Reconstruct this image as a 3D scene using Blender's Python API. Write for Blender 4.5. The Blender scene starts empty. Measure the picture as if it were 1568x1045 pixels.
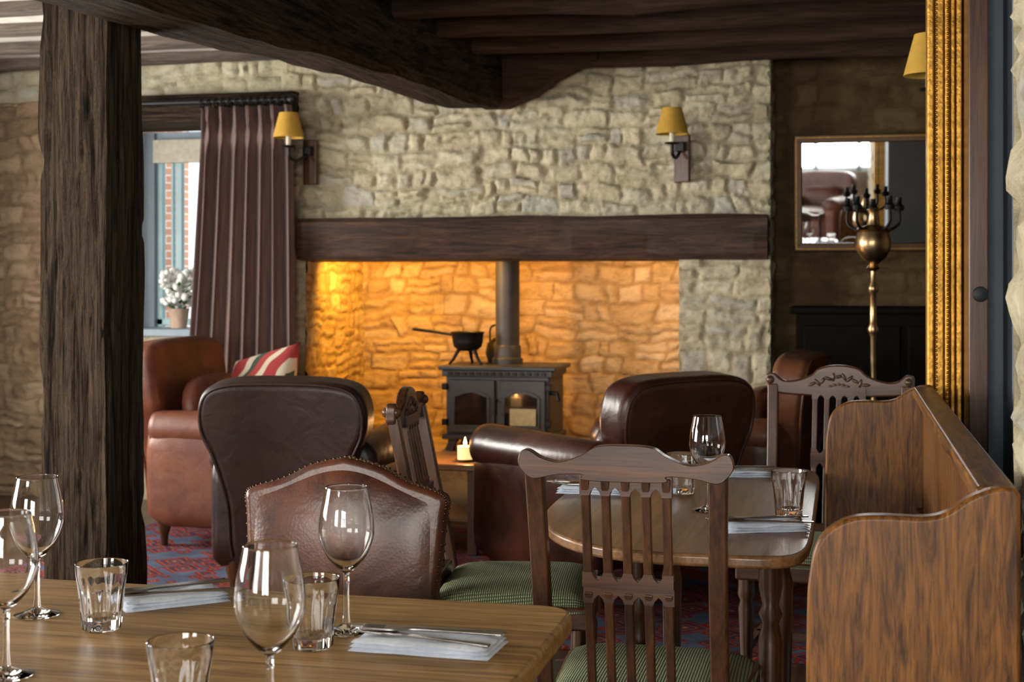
import bpy, bmesh, math, random
from mathutils import Vector, Matrix, noise
random.seed(7)
TH = math.radians(13.2)
S, C = math.sin(TH), math.cos(TH)
pi = math.pi

def V(x, y, z=0.0):
    """survey metres (station axes) -> room axes"""
    return Vector((x*C - y*S, x*S + y*C, z))

# ------------------------------------------------------------------ materials
def newmat(name):
    m = bpy.data.materials.new(name); m.use_nodes = True
    nt = m.node_tree; b = nt.nodes['Principled BSDF']
    return m, nt, b

def ramp(nt, stops):
    r = nt.nodes.new('ShaderNodeValToRGB')
    el = r.color_ramp.elements
    while len(el) < len(stops): el.new(0.5)
    for e, (p, c) in zip(el, stops):
        e.position = p; e.color = (c[0], c[1], c[2], 1)
    return r

def coords(nt, scale=(1, 1, 1), kind='Object'):
    t = nt.nodes.new('ShaderNodeTexCoord'); mp = nt.nodes.new('ShaderNodeMapping')
    mp.inputs['Scale'].default_value = scale
    nt.links.new(t.outputs[kind], mp.inputs['Vector'])
    return mp.outputs['Vector']

def noise_n(nt, vec, scale=5, detail=6, rough=.6, dist=0):
    n = nt.nodes.new('ShaderNodeTexNoise')
    n.inputs['Scale'].default_value = scale; n.inputs['Detail'].default_value = detail
    n.inputs['Roughness'].default_value = rough; n.inputs['Distortion'].default_value = dist
    nt.links.new(vec, n.inputs['Vector'])
    return n

def bump_n(nt, b, h, strength=.3, dist=.01, prev=None):
    bp = nt.nodes.new('ShaderNodeBump')
    bp.inputs['Strength'].default_value = strength; bp.inputs['Distance'].default_value = dist
    nt.links.new(h, bp.inputs['Height'])
    if prev: nt.links.new(prev.outputs['Normal'], bp.inputs['Normal'])
    nt.links.new(bp.outputs['Normal'], b.inputs['Normal'])
    return bp

_w = {}
def wood(name, c1, c2, axis='X', scale=1., rough=.45, bump=.25, coat=0., dist=.8, bd=.003, stretch=.07, spec=.35, pores=.35, lo=.32, hi=.68):
    key = name+axis
    if key in _w: return _w[key]
    m, nt, b = newmat(key)
    sc = [9*scale]*3; sc['XYZ'.index(axis)] = 9*scale*stretch
    v = coords(nt, sc)
    n = noise_n(nt, v, 2.2, 8, .65, dist)
    mid = tuple((a+d)/2 for a, d in zip(c1, c2))
    r = ramp(nt, [(lo, c1), (.5, mid), (hi, c2)])
    nt.links.new(n.outputs['Fac'], r.inputs['Fac'])
    sc2 = [s*5 for s in sc]; sc2['XYZ'.index(axis)] = sc['XYZ'.index(axis)]*2.5
    v2 = coords(nt, sc2)
    n2 = noise_n(nt, v2, 3, 5, .7, .3)
    rp = ramp(nt, [(.38, (1-pores,)*3), (.52, (1, 1, 1))])
    nt.links.new(n2.outputs['Fac'], rp.inputs['Fac'])
    mu = nt.nodes.new('ShaderNodeMix'); mu.data_type = 'RGBA'; mu.blend_type = 'MULTIPLY'; mu.inputs['Factor'].default_value = 1
    nt.links.new(r.outputs['Color'], mu.inputs['A']); nt.links.new(rp.outputs['Color'], mu.inputs['B'])
    nt.links.new(mu.outputs['Result'], b.inputs['Base Color'])
    bp = bump_n(nt, b, n2.outputs['Fac'], bump, bd)
    bump_n(nt, b, n.outputs['Fac'], bump, bd*3, bp)
    b.inputs['Roughness'].default_value = rough
    b.inputs['Coat Weight'].default_value = coat
    b.inputs['Coat Roughness'].default_value = .25
    b.inputs['Specular IOR Level'].default_value = spec
    _w[key] = m
    return m

def leather(name, c1, c2, rough=.36, coat=.15, sc=4, spec=.4):
    m, nt, b = newmat(name)
    v = coords(nt)
    n = noise_n(nt, v, sc, 7, .65, .4)
    r = ramp(nt, [(.35, c1), (.7, c2)])
    nt.links.new(n.outputs['Fac'], r.inputs['Fac'])
    nt.links.new(r.outputs['Color'], b.inputs['Base Color'])
    vo = nt.nodes.new('ShaderNodeTexVoronoi'); vo.inputs['Scale'].default_value = 160
    nt.links.new(v, vo.inputs['Vector'])
    bp = bump_n(nt, b, vo.outputs['Distance'], .15, .002)
    n3 = noise_n(nt, v, 7, 3, .5, .6)
    bump_n(nt, b, n3.outputs['Fac'], .3, .02, bp)
    b.inputs['Roughness'].default_value = rough
    b.inputs['Coat Weight'].default_value = coat
    b.inputs['Coat Roughness'].default_value = .25
    b.inputs['Specular IOR Level'].default_value = spec
    return m

def plain(name, col, rough=.6, metal=0, nscale=30, var=.15, bump=.1, coat=0, spec=.5):
    m, nt, b = newmat(name)
    v = coords(nt)
    n = noise_n(nt, v, nscale, 4)
    r = ramp(nt, [(.3, [c*(1-var) for c in col]), (.7, [min(1, c*(1+var)) for c in col])])
    nt.links.new(n.outputs['Fac'], r.inputs['Fac'])
    nt.links.new(r.outputs['Color'], b.inputs['Base Color'])
    b.inputs['Roughness'].default_value = rough; b.inputs['Metallic'].default_value = metal
    b.inputs['Coat Weight'].default_value = coat; b.inputs['Specular IOR Level'].default_value = spec
    if bump: bump_n(nt, b, n.outputs['Fac'], bump, .004)
    return m

def stone(name, mortar, tones, bs=.5, mult=1.):
    m, nt, b = newmat(name)
    at = nt.nodes.new('ShaderNodeAttribute'); at.attribute_name = 'st'
    sep = nt.nodes.new('ShaderNodeSeparateColor'); nt.links.new(at.outputs['Color'], sep.inputs['Color'])
    k = len(tones)
    r = ramp(nt, [((i+.5)/k, t) for i, t in enumerate(tones)])
    nt.links.new(sep.outputs['Green'], r.inputs['Fac'])
    mx = nt.nodes.new('ShaderNodeMix'); mx.data_type = 'RGBA'
    nt.links.new(sep.outputs['Red'], mx.inputs['Factor'])
    mx.inputs['A'].default_value = (*mortar, 1)
    nt.links.new(r.outputs['Color'], mx.inputs['B'])
    v = coords(nt, (1, 1, 1.5))
    n = noise_n(nt, v, 8, 9, .72, .3)
    r2 = ramp(nt, [(.3, (.5*mult, .46*mult, .40*mult)), (.5, (.95*mult, .95*mult, .95*mult)), (.75, (1.25*mult, 1.23*mult, 1.18*mult))])
    nt.links.new(n.outputs['Fac'], r2.inputs['Fac'])
    mu = nt.nodes.new('ShaderNodeMix'); mu.data_type = 'RGBA'; mu.blend_type = 'MULTIPLY'
    mu.inputs['Factor'].default_value = .85
    nt.links.new(mx.outputs['Result'], mu.inputs['A']); nt.links.new(r2.outputs['Color'], mu.inputs['B'])
    nt.links.new(mu.outputs['Result'], b.inputs['Base Color'])
    b.inputs['Roughness'].default_value = .95
    b.inputs['Specular IOR Level'].default_value = .15
    bp = bump_n(nt, b, n.outputs['Fac'], bs, .06)
    n2 = noise_n(nt, v, 45, 5, .7)
    bump_n(nt, b, n2.outputs['Fac'], bs, .010, bp)
    return m

def glassm(name, tint=(1, 1, 1), rough=0., ior=1.45):
    m, nt, b = newmat(name)
    b.inputs['Base Color'].default_value = (*tint, 1)
    b.inputs['Transmission Weight'].default_value = 1
    b.inputs['Roughness'].default_value = rough; b.inputs['IOR'].default_value = ior
    return m

def emis(name, col, st):
    m, nt, b = newmat(name)
    b.inputs['Base Color'].default_value = (*col, 1)
    b.inputs['Emission Color'].default_value = (*col, 1); b.inputs['Emission Strength'].default_value = st
    return m

def fabric_weave(name, c1, c2, sc=70):
    m, nt, b = newmat(name)
    v = coords(nt)
    ws = []
    for d in ('X', 'Y'):
        w = nt.nodes.new('ShaderNodeTexWave'); w.bands_direction = d
        w.inputs['Scale'].default_value = sc; w.inputs['Distortion'].default_value = .6
        nt.links.new(v, w.inputs['Vector']); ws.append(w)
    mu = nt.nodes.new('ShaderNodeMath'); mu.operation = 'MULTIPLY'
    nt.links.new(ws[0].outputs['Fac'], mu.inputs[0]); nt.links.new(ws[1].outputs['Fac'], mu.inputs[1])
    r = ramp(nt, [(.05, c1), (.5, c2)])
    nt.links.new(mu.outputs[0], r.inputs['Fac']); nt.links.new(r.outputs['Color'], b.inputs['Base Color'])
    bump_n(nt, b, mu.outputs[0], .6, .004)
    b.inputs['Roughness'].default_value = .95
    return m

def oak(ax='Z'): return wood('oak_settle', (.050, .016, .003), (.235, .092, .015), ax, 1.7, .46, .15, .06, 2.2, .001, .12, .28, .45, .35, .66)
def dark(ax='Z'): return wood('mahogany', (.020, .007, .0035), (.110, .042, .015), ax, 1.6, .33, .1, .2, .6, .001, .07, .35)
def beamw(ax='X'): return wood('old_oak_beam', (.018, .011, .007), (.17, .115, .075), ax, 1.9, .85, 1., 0, 1.0, .014, .04, .15, .8, .38, .72)
def mantelw(ax='X'): return wood('mantel_oak', (.024, .011, .007), (.13, .060, .032), ax, 1.4, .6, .9, .05, 1.2, .010, .08, .3, .6)
def pine(ax='X'): return wood('waxed_pine', (.21, .105, .028), (.48, .285, .10), ax, 1.1, .46, .1, .08, 2.2, .001, .07)
def tabw(ax='Y'): return wood('table_elm', (.10, .045, .016), (.28, .14, .058), ax, 1.0, .34, .1, .25, 1.0, .001)
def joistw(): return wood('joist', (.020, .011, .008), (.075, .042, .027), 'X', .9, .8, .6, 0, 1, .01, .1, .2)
def joistl(): return wood('joist_window_lit', (.06, .044, .034), (.18, .14, .11), 'X', .9, .8, .6, 0, 1, .01, .1, .2)  # left joists: window light put into the lighter wood tones

M_leather_brown = leather('leather_chestnut', (.036, .011, .006), (.15, .048, .020), .36, .18, 5)
M_leather_black = leather('leather_oxblood_dark', (.013, .005, .004), (.032, .011, .008), .44, .08, 4, .3)
M_leather_ox = leather('leather_oxblood', (.022, .007, .005), (.075, .022, .011), .34, .22)
M_leather_rust = leather('leather_rust', (.09, .025, .013), (.20, .060, .028), .48, .03)
M_leather_tan = leather('leather_tan', (.08, .028, .013), (.19, .072, .034), .36, .2)
M_green = fabric_weave('green_weave', (.07, .09, .035), (.34, .38, .21), 55)
M_iron = plain('black_iron', (.012, .012, .013), .45, .6)
M_stove = plain('stove_iron', (.045, .050, .058), .5, .3, 60, .2, .15)
M_pipe = plain('stove_pipe_iron', (.035, .036, .040), .5, .1, 10, .3)
M_soot = plain('soot_glass', (.012, .010, .009), .08, 0, 5, .4, 0, 1)
M_cream = plain('pane_reflection', (.46, .38, .20), .8)  # colour of the reflection painted on the stove pane
M_brass = plain('aged_brass', (.42, .29, .15), .3, 1, 20, .3, .2)
M_gilt = plain('gilt', (.44, .225, .038), .42, .85, 50, .4, .6)
M_mustard = plain('mustard_shade', (.44, .25, .03), .85, 0, 40, .1, .1)
M_steel = plain('cutlery_steel', (.34, .32, .30), .18, 1, 8, .1, 0)
M_napkin = plain('linen_napkin', (.64, .69, .77), .95, 0, 90, .08, .3)
M_glass = glassm('clear_glass')
M_blue = plain('blue_grey_paint', (.24, .29, .34), .6, 0, 6, .1)
M_teal = plain('pale_teal_paint', (.36, .52, .56), .6, 0, 6, .1)
M_plaster = plain('old_plaster', (.50, .455, .40), .95, 0, 6, .2, .4)
M_plaster_dark = plain('dark_plaster', (.085, .05, .036), .95, 0, 6, .25, .4)  # right ceiling, darker brown than the left
M_paint_in = plain('taupe_wall', (.34, .28, .20), .9, 0, 4, .15, .3)
M_wax = emis('candle_wax_lit', (1., .62, .25), 1.2)
M_flame = emis('flame', (1., .55, .15), 40)
M_white = plain('white_petal', (.8, .8, .76), .8)
M_leaf = plain('leaf', (.06, .13, .04), .7)
M_terracotta = plain('clay_pot', (.5, .35, .25), .8)
M_blackcab = plain('ebonised_wood', (.004, .0032, .0025), .7, 0, 20, .3, .1, 0, .06)
M_ivory = plain('ivory', (.6, .55, .4))
M_dgilt = plain('dark_gilt', (.07, .035, .012), .45, .5)

m, nt, b = newmat('mirror_silver'); b.inputs['Metallic'].default_value = 1; b.inputs['Roughness'].default_value = .02
b.inputs['Base Color'].default_value = (.74, .76, .78, 1); M_mirror = m
m, nt, b = newmat('curtain_cloth')
v = coords(nt, (30, 30, 1.5)); n = noise_n(nt, v, 3, 5)
r = ramp(nt, [(.3, (.060, .031, .026)), (.7, (.145, .082, .068))])
nt.links.new(n.outputs['Fac'], r.inputs['Fac']); nt.links.new(r.outputs['Color'], b.inputs['Base Color'])
b.inputs['Roughness'].default_value = .7; b.inputs['Sheen Weight'].default_value = .25; M_curtain = m
# rug
m, nt, b = newmat('oriental_rug')
v = coords(nt)
vo = nt.nodes.new('ShaderNodeTexVoronoi'); vo.inputs['Scale'].default_value = 8; vo.distance = 'MANHATTAN'; vo.inputs['Randomness'].default_value = .75
nt.links.new(v, vo.inputs['Vector'])
r = ramp(nt, [(0, (.30, .21, .14)), (.12, (.20, .025, .02)), (.22, (.025, .035, .075)), (.34, (.26, .15, .09)), (.39, (.17, .018, .015)), (.52, (.025, .03, .065)), (.66, (.26, .09, .05)), (.72, (.18, .02, .016)), (.88, (.07, .09, .14))])
r.color_ramp.interpolation = 'CONSTANT'
nt.links.new(vo.outputs['Distance'], r.inputs['Fac'])
nn_ = noise_n(nt, v, 5, 6, .7); rr_ = ramp(nt, [(.35, (.6, .55, .55)), (.65, (1.2, 1.15, 1.1))]); nt.links.new(nn_.outputs['Fac'], rr_.inputs['Fac'])
mu = nt.nodes.new('ShaderNodeMix'); mu.data_type = 'RGBA'; mu.blend_type = 'MULTIPLY'; mu.inputs['Factor'].default_value = 1
nt.links.new(r.outputs['Color'], mu.inputs['A']); nt.links.new(rr_.outputs['Color'], mu.inputs['B'])
nt.links.new(mu.outputs['Result'], b.inputs['Base Color'])
b.inputs['Roughness'].default_value = .95; b.inputs['Specular IOR Level'].default_value = .1; M_rug = m
# brick
m, nt, b = newmat('garden_brick')
v = coords(nt)
rt = nt.nodes.new('ShaderNodeMapping'); rt.inputs['Rotation'].default_value = (pi/2, 0, 0); nt.links.new(v, rt.inputs['Vector'])
bk = nt.nodes.new('ShaderNodeTexBrick'); bk.inputs['Scale'].default_value = 4.5
bk.inputs['Color1'].default_value = (.75, .36, .2, 1); bk.inputs['Color2'].default_value = (.6, .28, .16, 1); bk.inputs['Mortar'].default_value = (.9, .85, .75, 1)
nt.links.new(rt.outputs['Vector'], bk.inputs['Vector']); nt.links.new(bk.outputs['Color'], b.inputs['Base Color']); M_brick = m
# patterned cushion: warped bands of red, cream, bottle green
m, nt, b = newmat('patterned_cushion')
v = coords(nt)
mpc = nt.nodes.new('ShaderNodeMapping'); mpc.inputs['Rotation'].default_value = (0, 0, .7); nt.links.new(v, mpc.inputs['Vector'])
wv = nt.nodes.new('ShaderNodeTexWave'); wv.inputs['Scale'].default_value = 1.3; wv.inputs['Distortion'].default_value = 4; wv.inputs['Detail Scale'].default_value = 2; wv.wave_profile = 'SAW'; nt.links.new(mpc.outputs['Vector'], wv.inputs['Vector'])
r = ramp(nt, [(0, (.24, .02, .02)), (.32, (.42, .35, .26)), (.46, (.03, .045, .03)), (.58, (.28, .03, .025)), (.82, (.45, .38, .28))]); r.color_ramp.interpolation = 'CONSTANT'
nt.links.new(wv.outputs['Fac'], r.inputs['Fac']); nt.links.new(r.outputs['Color'], b.inputs['Base Color']); b.inputs['Roughness'].default_value = .95; M_cush = m

# ------------------------------------------------------------------ mesh helpers
def root(name, loc=(0, 0, 0), rz=0):
    e = bpy.data.objects.new(name, None); bpy.context.collection.objects.link(e)
    e.location = loc; e.rotation_euler = (0, 0, rz); e.empty_display_size = .1
    return e

def fin(bm, name, mat, parent=None, loc=(0, 0, 0), rot=(0, 0, 0), smooth=True, bevel=0, seg=2, sub=0, sharp=None):
    bmesh.ops.recalc_face_normals(bm, faces=bm.faces)
    me = bpy.data.meshes.new(name); bm.to_mesh(me); bm.free()
    o = bpy.data.objects.new(name, me); bpy.context.collection.objects.link(o)
    if mat: me.materials.append(mat)
    if smooth:
        for p in me.polygons: p.use_smooth = True
    if sharp: me.set_sharp_from_angle(angle=math.radians(sharp))
    if bevel:
        md = o.modifiers.new('bevel', 'BEVEL'); md.width = bevel; md.segments = seg; md.limit_method = 'ANGLE'; md.angle_limit = math.radians(35)
        md.harden_normals = True
    if sub:
        md = o.modifiers.new('sub', 'SUBSURF'); md.levels = sub; md.render_levels = sub
    o.location = loc; o.rotation_euler = rot
    if parent: o.parent = parent
    return o

def box(name, c, s, mat, parent=None, bevel=.004, rot=(0, 0, 0), seg=2):
    bm = bmesh.new(); bmesh.ops.create_cube(bm, size=1)
    for v in bm.verts: v.co = Vector((v.co.x*s[0], v.co.y*s[1], v.co.z*s[2]))
    return fin(bm, name, mat, parent, c, rot, smooth=bevel > 0, bevel=bevel, seg=seg)

def box2(name, a, b_, mat, parent=None, bevel=.004):
    c = [(p+q)/2 for p, q in zip(a, b_)]; s = [abs(q-p) for p, q in zip(a, b_)]
    return box(name, c, s, mat, parent, bevel)

def lathe(name, prof, mat, parent=None, loc=(0, 0, 0), n=32, rot=(0, 0, 0), sharp=50, facet=None):
    bm = bmesh.new(); rings = []
    for i, (r, z) in enumerate(prof):
        ring = []
        for k in range(n):
            a = 2*pi*k/n; rr = max(r, 1e-5)
            if facet and facet[0] <= i < facet[1]: rr *= 1+facet[3]*abs(math.cos(a*facet[2]/2))
            ring.append(bm.verts.new((rr*math.cos(a), rr*math.sin(a), z)))
        rings.append(ring)
    for r0, r1 in zip(rings, rings[1:]):
        for k in range(n):
            bm.faces.new((r0[k], r0[(k+1) % n], r1[(k+1) % n], r1[k]))
    bmesh.ops.remove_doubles(bm, verts=bm.verts, dist=2e-5)
    return fin(bm, name, mat, parent, loc, rot, True, sharp=sharp)

def circ(r, n=10): return [(r*math.cos(2*pi*k/n), r*math.sin(2*pi*k/n)) for k in range(n)]
def rect(w, h): return [(-w/2, -h/2), (w/2, -h/2), (w/2, h/2), (-w/2, h/2)]

def sweep(name, pts, prof, mat, parent=None, up=(0, 0, 1), scales=None, loc=(0, 0, 0), rot=(0, 0, 0), sharp=40, closed=False, bevel=0):
    pts = [Vector(p) for p in pts]; up = Vector(up); bm = bmesh.new(); rings = []
    N = len(pts)
    for i, p in enumerate(pts):
        if closed: t = pts[(i+1) % N]-pts[i-1]
        else: t = pts[min(i+1, N-1)]-pts[max(i-1, 0)]
        t.normalize(); sd = t.cross(up); sd.normalize(); u2 = sd.cross(t)
        k = scales[i] if scales else 1
        rings.append([bm.verts.new(p+sd*a*k+u2*b_*k) for a, b_ in prof])
    n = len(prof)
    prs = list(zip(rings, rings[1:])) + ([(rings[-1], rings[0])] if closed else [])
    for r0, r1 in prs:
        for k in range(n): bm.faces.new((r0[k], r0[(k+1) % n], r1[(k+1) % n], r1[k]))
    if not closed:
        bm.faces.new(rings[0][::-1]); bm.faces.new(rings[-1])
    return fin(bm, name, mat, parent, loc, rot, True, sharp=None if bevel else sharp, bevel=bevel)

def tube(name, pts, r, mat, parent=None, up=(0, 0, 1), scales=None, n=12, **k):
    return sweep(name, pts, circ(r, n), mat, parent, up, scales, **k)

def cr(pts, n=6, closed=False):
    out = []; P = [Vector(p) for p in pts]; N = len(P)
    segs = N if closed else N-1
    for i in range(segs):
        p0 = P[(i-1) % N] if closed or i > 0 else P[i]
        p1 = P[i]; p2 = P[(i+1) % N]
        p3 = P[(i+2) % N] if closed or i+2 < N else P[min(i+1, N-1)]
        for j in range(n):
            t = j/n
            out.append(.5*((2*p1)+(p2-p0)*t+(2*p0-5*p1+4*p2-p3)*t*t+(3*p1-p0-3*p2+p3)*t**3))
    if not closed: out.append(P[-1])
    return out

def extr(name, pts, th, mat, parent=None, plane='XZ', loc=(0, 0, 0), rot=(0, 0, 0), bevel=.004, seg=2):
    bm = bmesh.new()
    def mp(a, b_, t):
        return {'XZ': (a, t, b_), 'YZ': (t, a, b_), 'XY': (a, b_, t)}[plane]
    A = [bm.verts.new(mp(p[0], p[1], -th/2)) for p in pts]; B = [bm.verts.new(mp(p[0], p[1], th/2)) for p in pts]
    bm.faces.new(A); bm.faces.new(B[::-1]); n = len(pts)
    for k in range(n): bm.faces.new((A[k], A[(k+1) % n], B[(k+1) % n], B[k]))
    return fin(bm, name, mat, parent, loc, rot, True, bevel=bevel, seg=seg, sharp=None if bevel else 35)

def puff(name, c, s, mat, parent=None, e=4., rot=(0, 0, 0), n=32):
    bm = bmesh.new(); bmesh.ops.create_uvsphere(bm, u_segments=n, v_segments=n//2, radius=1)
    ee = e if isinstance(e, (tuple, list)) else (e, e, e)
    for v in bm.verts:
        x, y, z = v.co; q = (abs(x)**ee[0]+abs(y)**ee[0])**(1/ee[0]) if (x or y) else 0
        l = (q**ee[2]+abs(z)**ee[2])**(1/ee[2])
        v.co = Vector((x/l*s[0]/2, y/l*s[1]/2, z/l*s[2]/2))
    return fin(bm, name, mat, parent, c, rot, True)

def pillow(name, c, s, mat, parent=None, rot=(0, 0, 0)):
    """square scatter cushion: pinched corners, local XY plane, thickness Z"""
    bm = bmesh.new(); n = 18; G = {}
    for sg in (1, -1):
        for j in range(n+1):
            for i in range(n+1):
                u, v_ = i/n*2-1, j/n*2-1
                if sg < 0 and (abs(u) == 1 or abs(v_) == 1): G[(sg, i, j)] = G[(1, i, j)]; continue
                k = 1-.07*(1-u*u)*abs(v_)**3-.0; k2 = 1-.07*(1-v_*v_)*abs(u)**3
                h = max(0, (1-u*u)*(1-v_*v_))**.42
                G[(sg, i, j)] = bm.verts.new((u*k2*s[0]/2, v_*k*s[1]/2, sg*h*s[2]/2))
    for sg in (1, -1):
        for j in range(n):
            for i in range(n):
                q = [G[(sg, i, j)], G[(sg, i+1, j)], G[(sg, i+1, j+1)], G[(sg, i, j+1)]]
                bm.faces.new(q if sg > 0 else q[::-1])
    return fin(bm, name, mat, parent, c, rot, True)

# ------------------------------------------------------------------ stone
def hsh(a, b_=0., c=0.): return (math.sin(a*12.9898+b_*78.233+c*37.719)*43758.5453) % 1
class Stone:
    def __init__(s): s.v = []; s.f = []; s.c = []
    def patch(s, o, u, v, amp=.03, res=.02, bw=.19, bh=.10, sign=1, warp=.045, joint=.022, blk=1.05, rg=.75):
        o, u, v = Vector(o), Vector(u), Vector(v)
        nrm = u.cross(v).normalized()*sign
        nu, nv = max(1, int(u.length/res)), max(1, int(v.length/res)); base = len(s.v)
        for j in range(nv+1):
            for i in range(nu+1):
                p = o+u*(i/nu)+v*(j/nv)
                w1 = noise.noise_vector(p*3.1)*warp+noise.noise_vector(p*11)*warp*.4
                a = p.x+p.y+w1.x*1.5; t = (p.z+w1.z+.06*noise.noise(Vector((a*1.1, 3, p.z*.6))))/bh
                r_ = math.floor(t); ft = t-r_
                sx = a/bw+hsh(r_)*9+.5*noise.noise(Vector((a*4, r_*5.1, 0)))
                c_ = math.floor(sx); fs = sx-c_; hh = bh; ww = bw
                q = hsh(r_, c_, 1)
                if q > .68: ft2 = ft*2; k = math.floor(ft2); ft = ft2-k; hh = bh/2; c_ += .37*k+.1
                elif q < .28: fs2 = fs*2; k = math.floor(fs2); fs = fs2-k; ww = bw/2; c_ += .31*k+.1
                dx = min(fs, 1-fs)*ww; dz = min(ft, 1-ft)*hh
                d = (dx**-2.+dz**-2.)**(-1/2.) if dx > 1e-5 and dz > 1e-5 else 0
                jw = joint*(.5+hsh(r_, c_, 7)*.8)
                e = min(1, d/jw); e = e*e*(3-2*e)
                rnd = hsh(r_, c_, 2); r2 = hsh(r_, c_, 3); r3 = hsh(r_, c_, 4)
                pa = Vector((p.x, p.y, p.z*1.8))
                h = blk*e*(.18+.45*rnd+(ft-.5)*(r2-.15)*.7+(fs-.5)*(r3-.5)*.6)+rg*(.30*noise.noise(pa*8)+.30*noise.noise(pa*21)+.20*noise.noise(p*50))
                s.v.append(p+nrm*(h-.4)*amp); s.c.append((e, hsh(r_, c_, 5), h, 1))
        for j in range(nv):
            for i in range(nu):
                a = base+j*(nu+1)+i; s.f.append((a, a+1, a+nu+2, a+nu+1))
    def block(s, a, b_):
        base = len(s.v)
        for x in (a[0], b_[0]):
            for y in (a[1], b_[1]):
                for z in (a[2], b_[2]): s.v.append(Vector((x, y, z))); s.c.append((.5, .5, .5, 1))
        for f in ((0, 1, 3, 2), (4, 6, 7, 5), (0, 4, 5, 1), (2, 3, 7, 6), (0, 2, 6, 4), (1, 5, 7, 3)):
            s.f.append(tuple(base+k for k in f))
    def make(s, name, mat):
        me = bpy.data.meshes.new(name); me.from_pydata(s.v, [], s.f); me.update()
        at = me.color_attributes.new('st', 'FLOAT_COLOR', 'POINT')
        for i, c in enumerate(s.c): at.data[i].color = c
        for p in me.polygons: p.use_smooth = True
        me.set_sharp_from_angle(angle=math.radians(60))
        me.materials.append(mat)
        o = bpy.data.objects.new(name, me); bpy.context.collection.objects.link(o); return o

M_stone = stone('limestone_rubble', (.44, .38, .26), [(.58, .51, .36), (.52, .45, .31), (.63, .57, .43), (.50, .45, .33), (.58, .50, .34), (.47, .45, .37)], .6, 1.08)
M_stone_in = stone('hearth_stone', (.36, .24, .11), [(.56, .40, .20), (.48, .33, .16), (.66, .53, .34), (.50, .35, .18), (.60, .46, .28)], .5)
M_stone_left = stone('brown_lit_stone', (.22, .145, .09), [(.31, .21, .13), (.24, .16, .10), (.35, .245, .16)], .4)  # browner copy of the back wall stone, its lighting put into the tones
M_stone_dark = stone('shaded_stone', (.10, .07, .03), [(.13, .088, .04), (.09, .06, .028), (.16, .11, .052)], .4)  # alcove's shade put into these darker stone tones

YB = 7.5; ZC = 2.55
w = Stone()   # chimney breast + window pier
w.patch((-3.06, YB, 1.60), (2.68, 0, 0), (0, 0, .95), .044, .0095)
w.patch((-5.0, YB, 2.30), (1.94, 0, 0), (0, 0, .25), .04, .02)
w.patch((-3.06, YB, 0), (.11, 0, 0), (0, 0, 1.62), .03, .02)
w.patch((-.855, YB, 0), (.475, 0, 0), (0, 0, 1.40), .034, .0100, .21, .15)
w.patch((-.38, YB, 0), (0, .42, 0), (0, 0, ZC), .03, .02)
w.patch((-3.06, YB, .0), (0, .5, 0), (0, 0, 2.30), .03, .03, sign=-1)
w.patch((-4.3, YB+.0, 0), (0, .5, 0), (0, 0, 2.3), .03, .03)
w.block((-3.04, YB+.05, 1.64), (-.42, YB+.35, ZC)); w.block((-.83, YB+.05, 0), (-.42, 8.9, 1.7))
w.block((-3.04, YB+.05, 0), (-2.99, 8.9, ZC)); w.block((-5.2, YB+.05, 2.33), (-3.0, YB+.4, ZC+.1))
w.block((-4.28, YB+.03, 0), (-3.06, YB+.4, .95))
w.make('wall_back', M_stone)
w = Stone()
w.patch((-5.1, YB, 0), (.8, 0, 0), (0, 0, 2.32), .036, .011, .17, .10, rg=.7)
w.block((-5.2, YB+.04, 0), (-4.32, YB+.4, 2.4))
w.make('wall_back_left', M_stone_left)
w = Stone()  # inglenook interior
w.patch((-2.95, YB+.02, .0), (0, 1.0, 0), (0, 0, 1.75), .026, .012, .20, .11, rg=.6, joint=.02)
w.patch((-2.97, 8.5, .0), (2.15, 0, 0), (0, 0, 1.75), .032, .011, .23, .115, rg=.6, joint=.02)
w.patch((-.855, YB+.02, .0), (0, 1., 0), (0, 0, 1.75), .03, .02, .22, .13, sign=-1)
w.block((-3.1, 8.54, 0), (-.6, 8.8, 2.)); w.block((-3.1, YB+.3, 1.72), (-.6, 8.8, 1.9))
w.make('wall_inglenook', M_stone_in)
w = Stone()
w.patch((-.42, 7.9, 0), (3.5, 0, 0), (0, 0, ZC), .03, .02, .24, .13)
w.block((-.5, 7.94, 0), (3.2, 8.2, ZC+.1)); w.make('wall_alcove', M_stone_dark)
w = Stone()  # near right stone pier
w.patch((.245, 2.25, 0), (0, -2.6, 0), (0, 0, ZC), .03, .02)
w.patch((.245, 2.25, 0), (.6, 0, 0), (0, 0, ZC), .03, .03, sign=-1)
w.block((.27, -.35, 0), (.85, 2.22, ZC)); w.make('wall_right_near', M_stone)

# hearth
w = Stone(); w.block((-2.93, 7.46, .0), (-.86, 8.49, .30)); w.make('hearth_slab', M_stone_in)

# shell
box2('floor', (-5.2, -2.8, -.1), (3.2, 9.0, 0), wood('floor_boards', (.03, .014, .007), (.10, .05, .025), 'Y', .7, .4, .3, .2), None, 0)
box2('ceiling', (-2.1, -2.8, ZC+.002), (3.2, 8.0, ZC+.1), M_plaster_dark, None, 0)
box2('ceiling_left', (-5.2, -2.8, ZC+.001), (-2.1, 8.0, ZC+.1), M_plaster, None, 0)
def wall_open(name, axis, pos, a0, a1, opens, th, mat):
    e = root(name); cur = a0; k = 0
    def seg(s0, s1, z0, z1):
        nonlocal k; k += 1
        if axis == 'Y': box2('panel_%d' % k, (pos, s0, z0), (pos+th, s1, z1), mat, e, 0)
        else: box2('panel_%d' % k, (s0, pos, z0), (s1, pos+th, z1), mat, e, 0)
    for (s0, s1, z0, z1) in opens:
        seg(cur, s0, 0, ZC); seg(s0, s1, 0, z0); seg(s0, s1, z1, ZC); cur = s1
    seg(cur, a1, 0, ZC)
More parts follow.
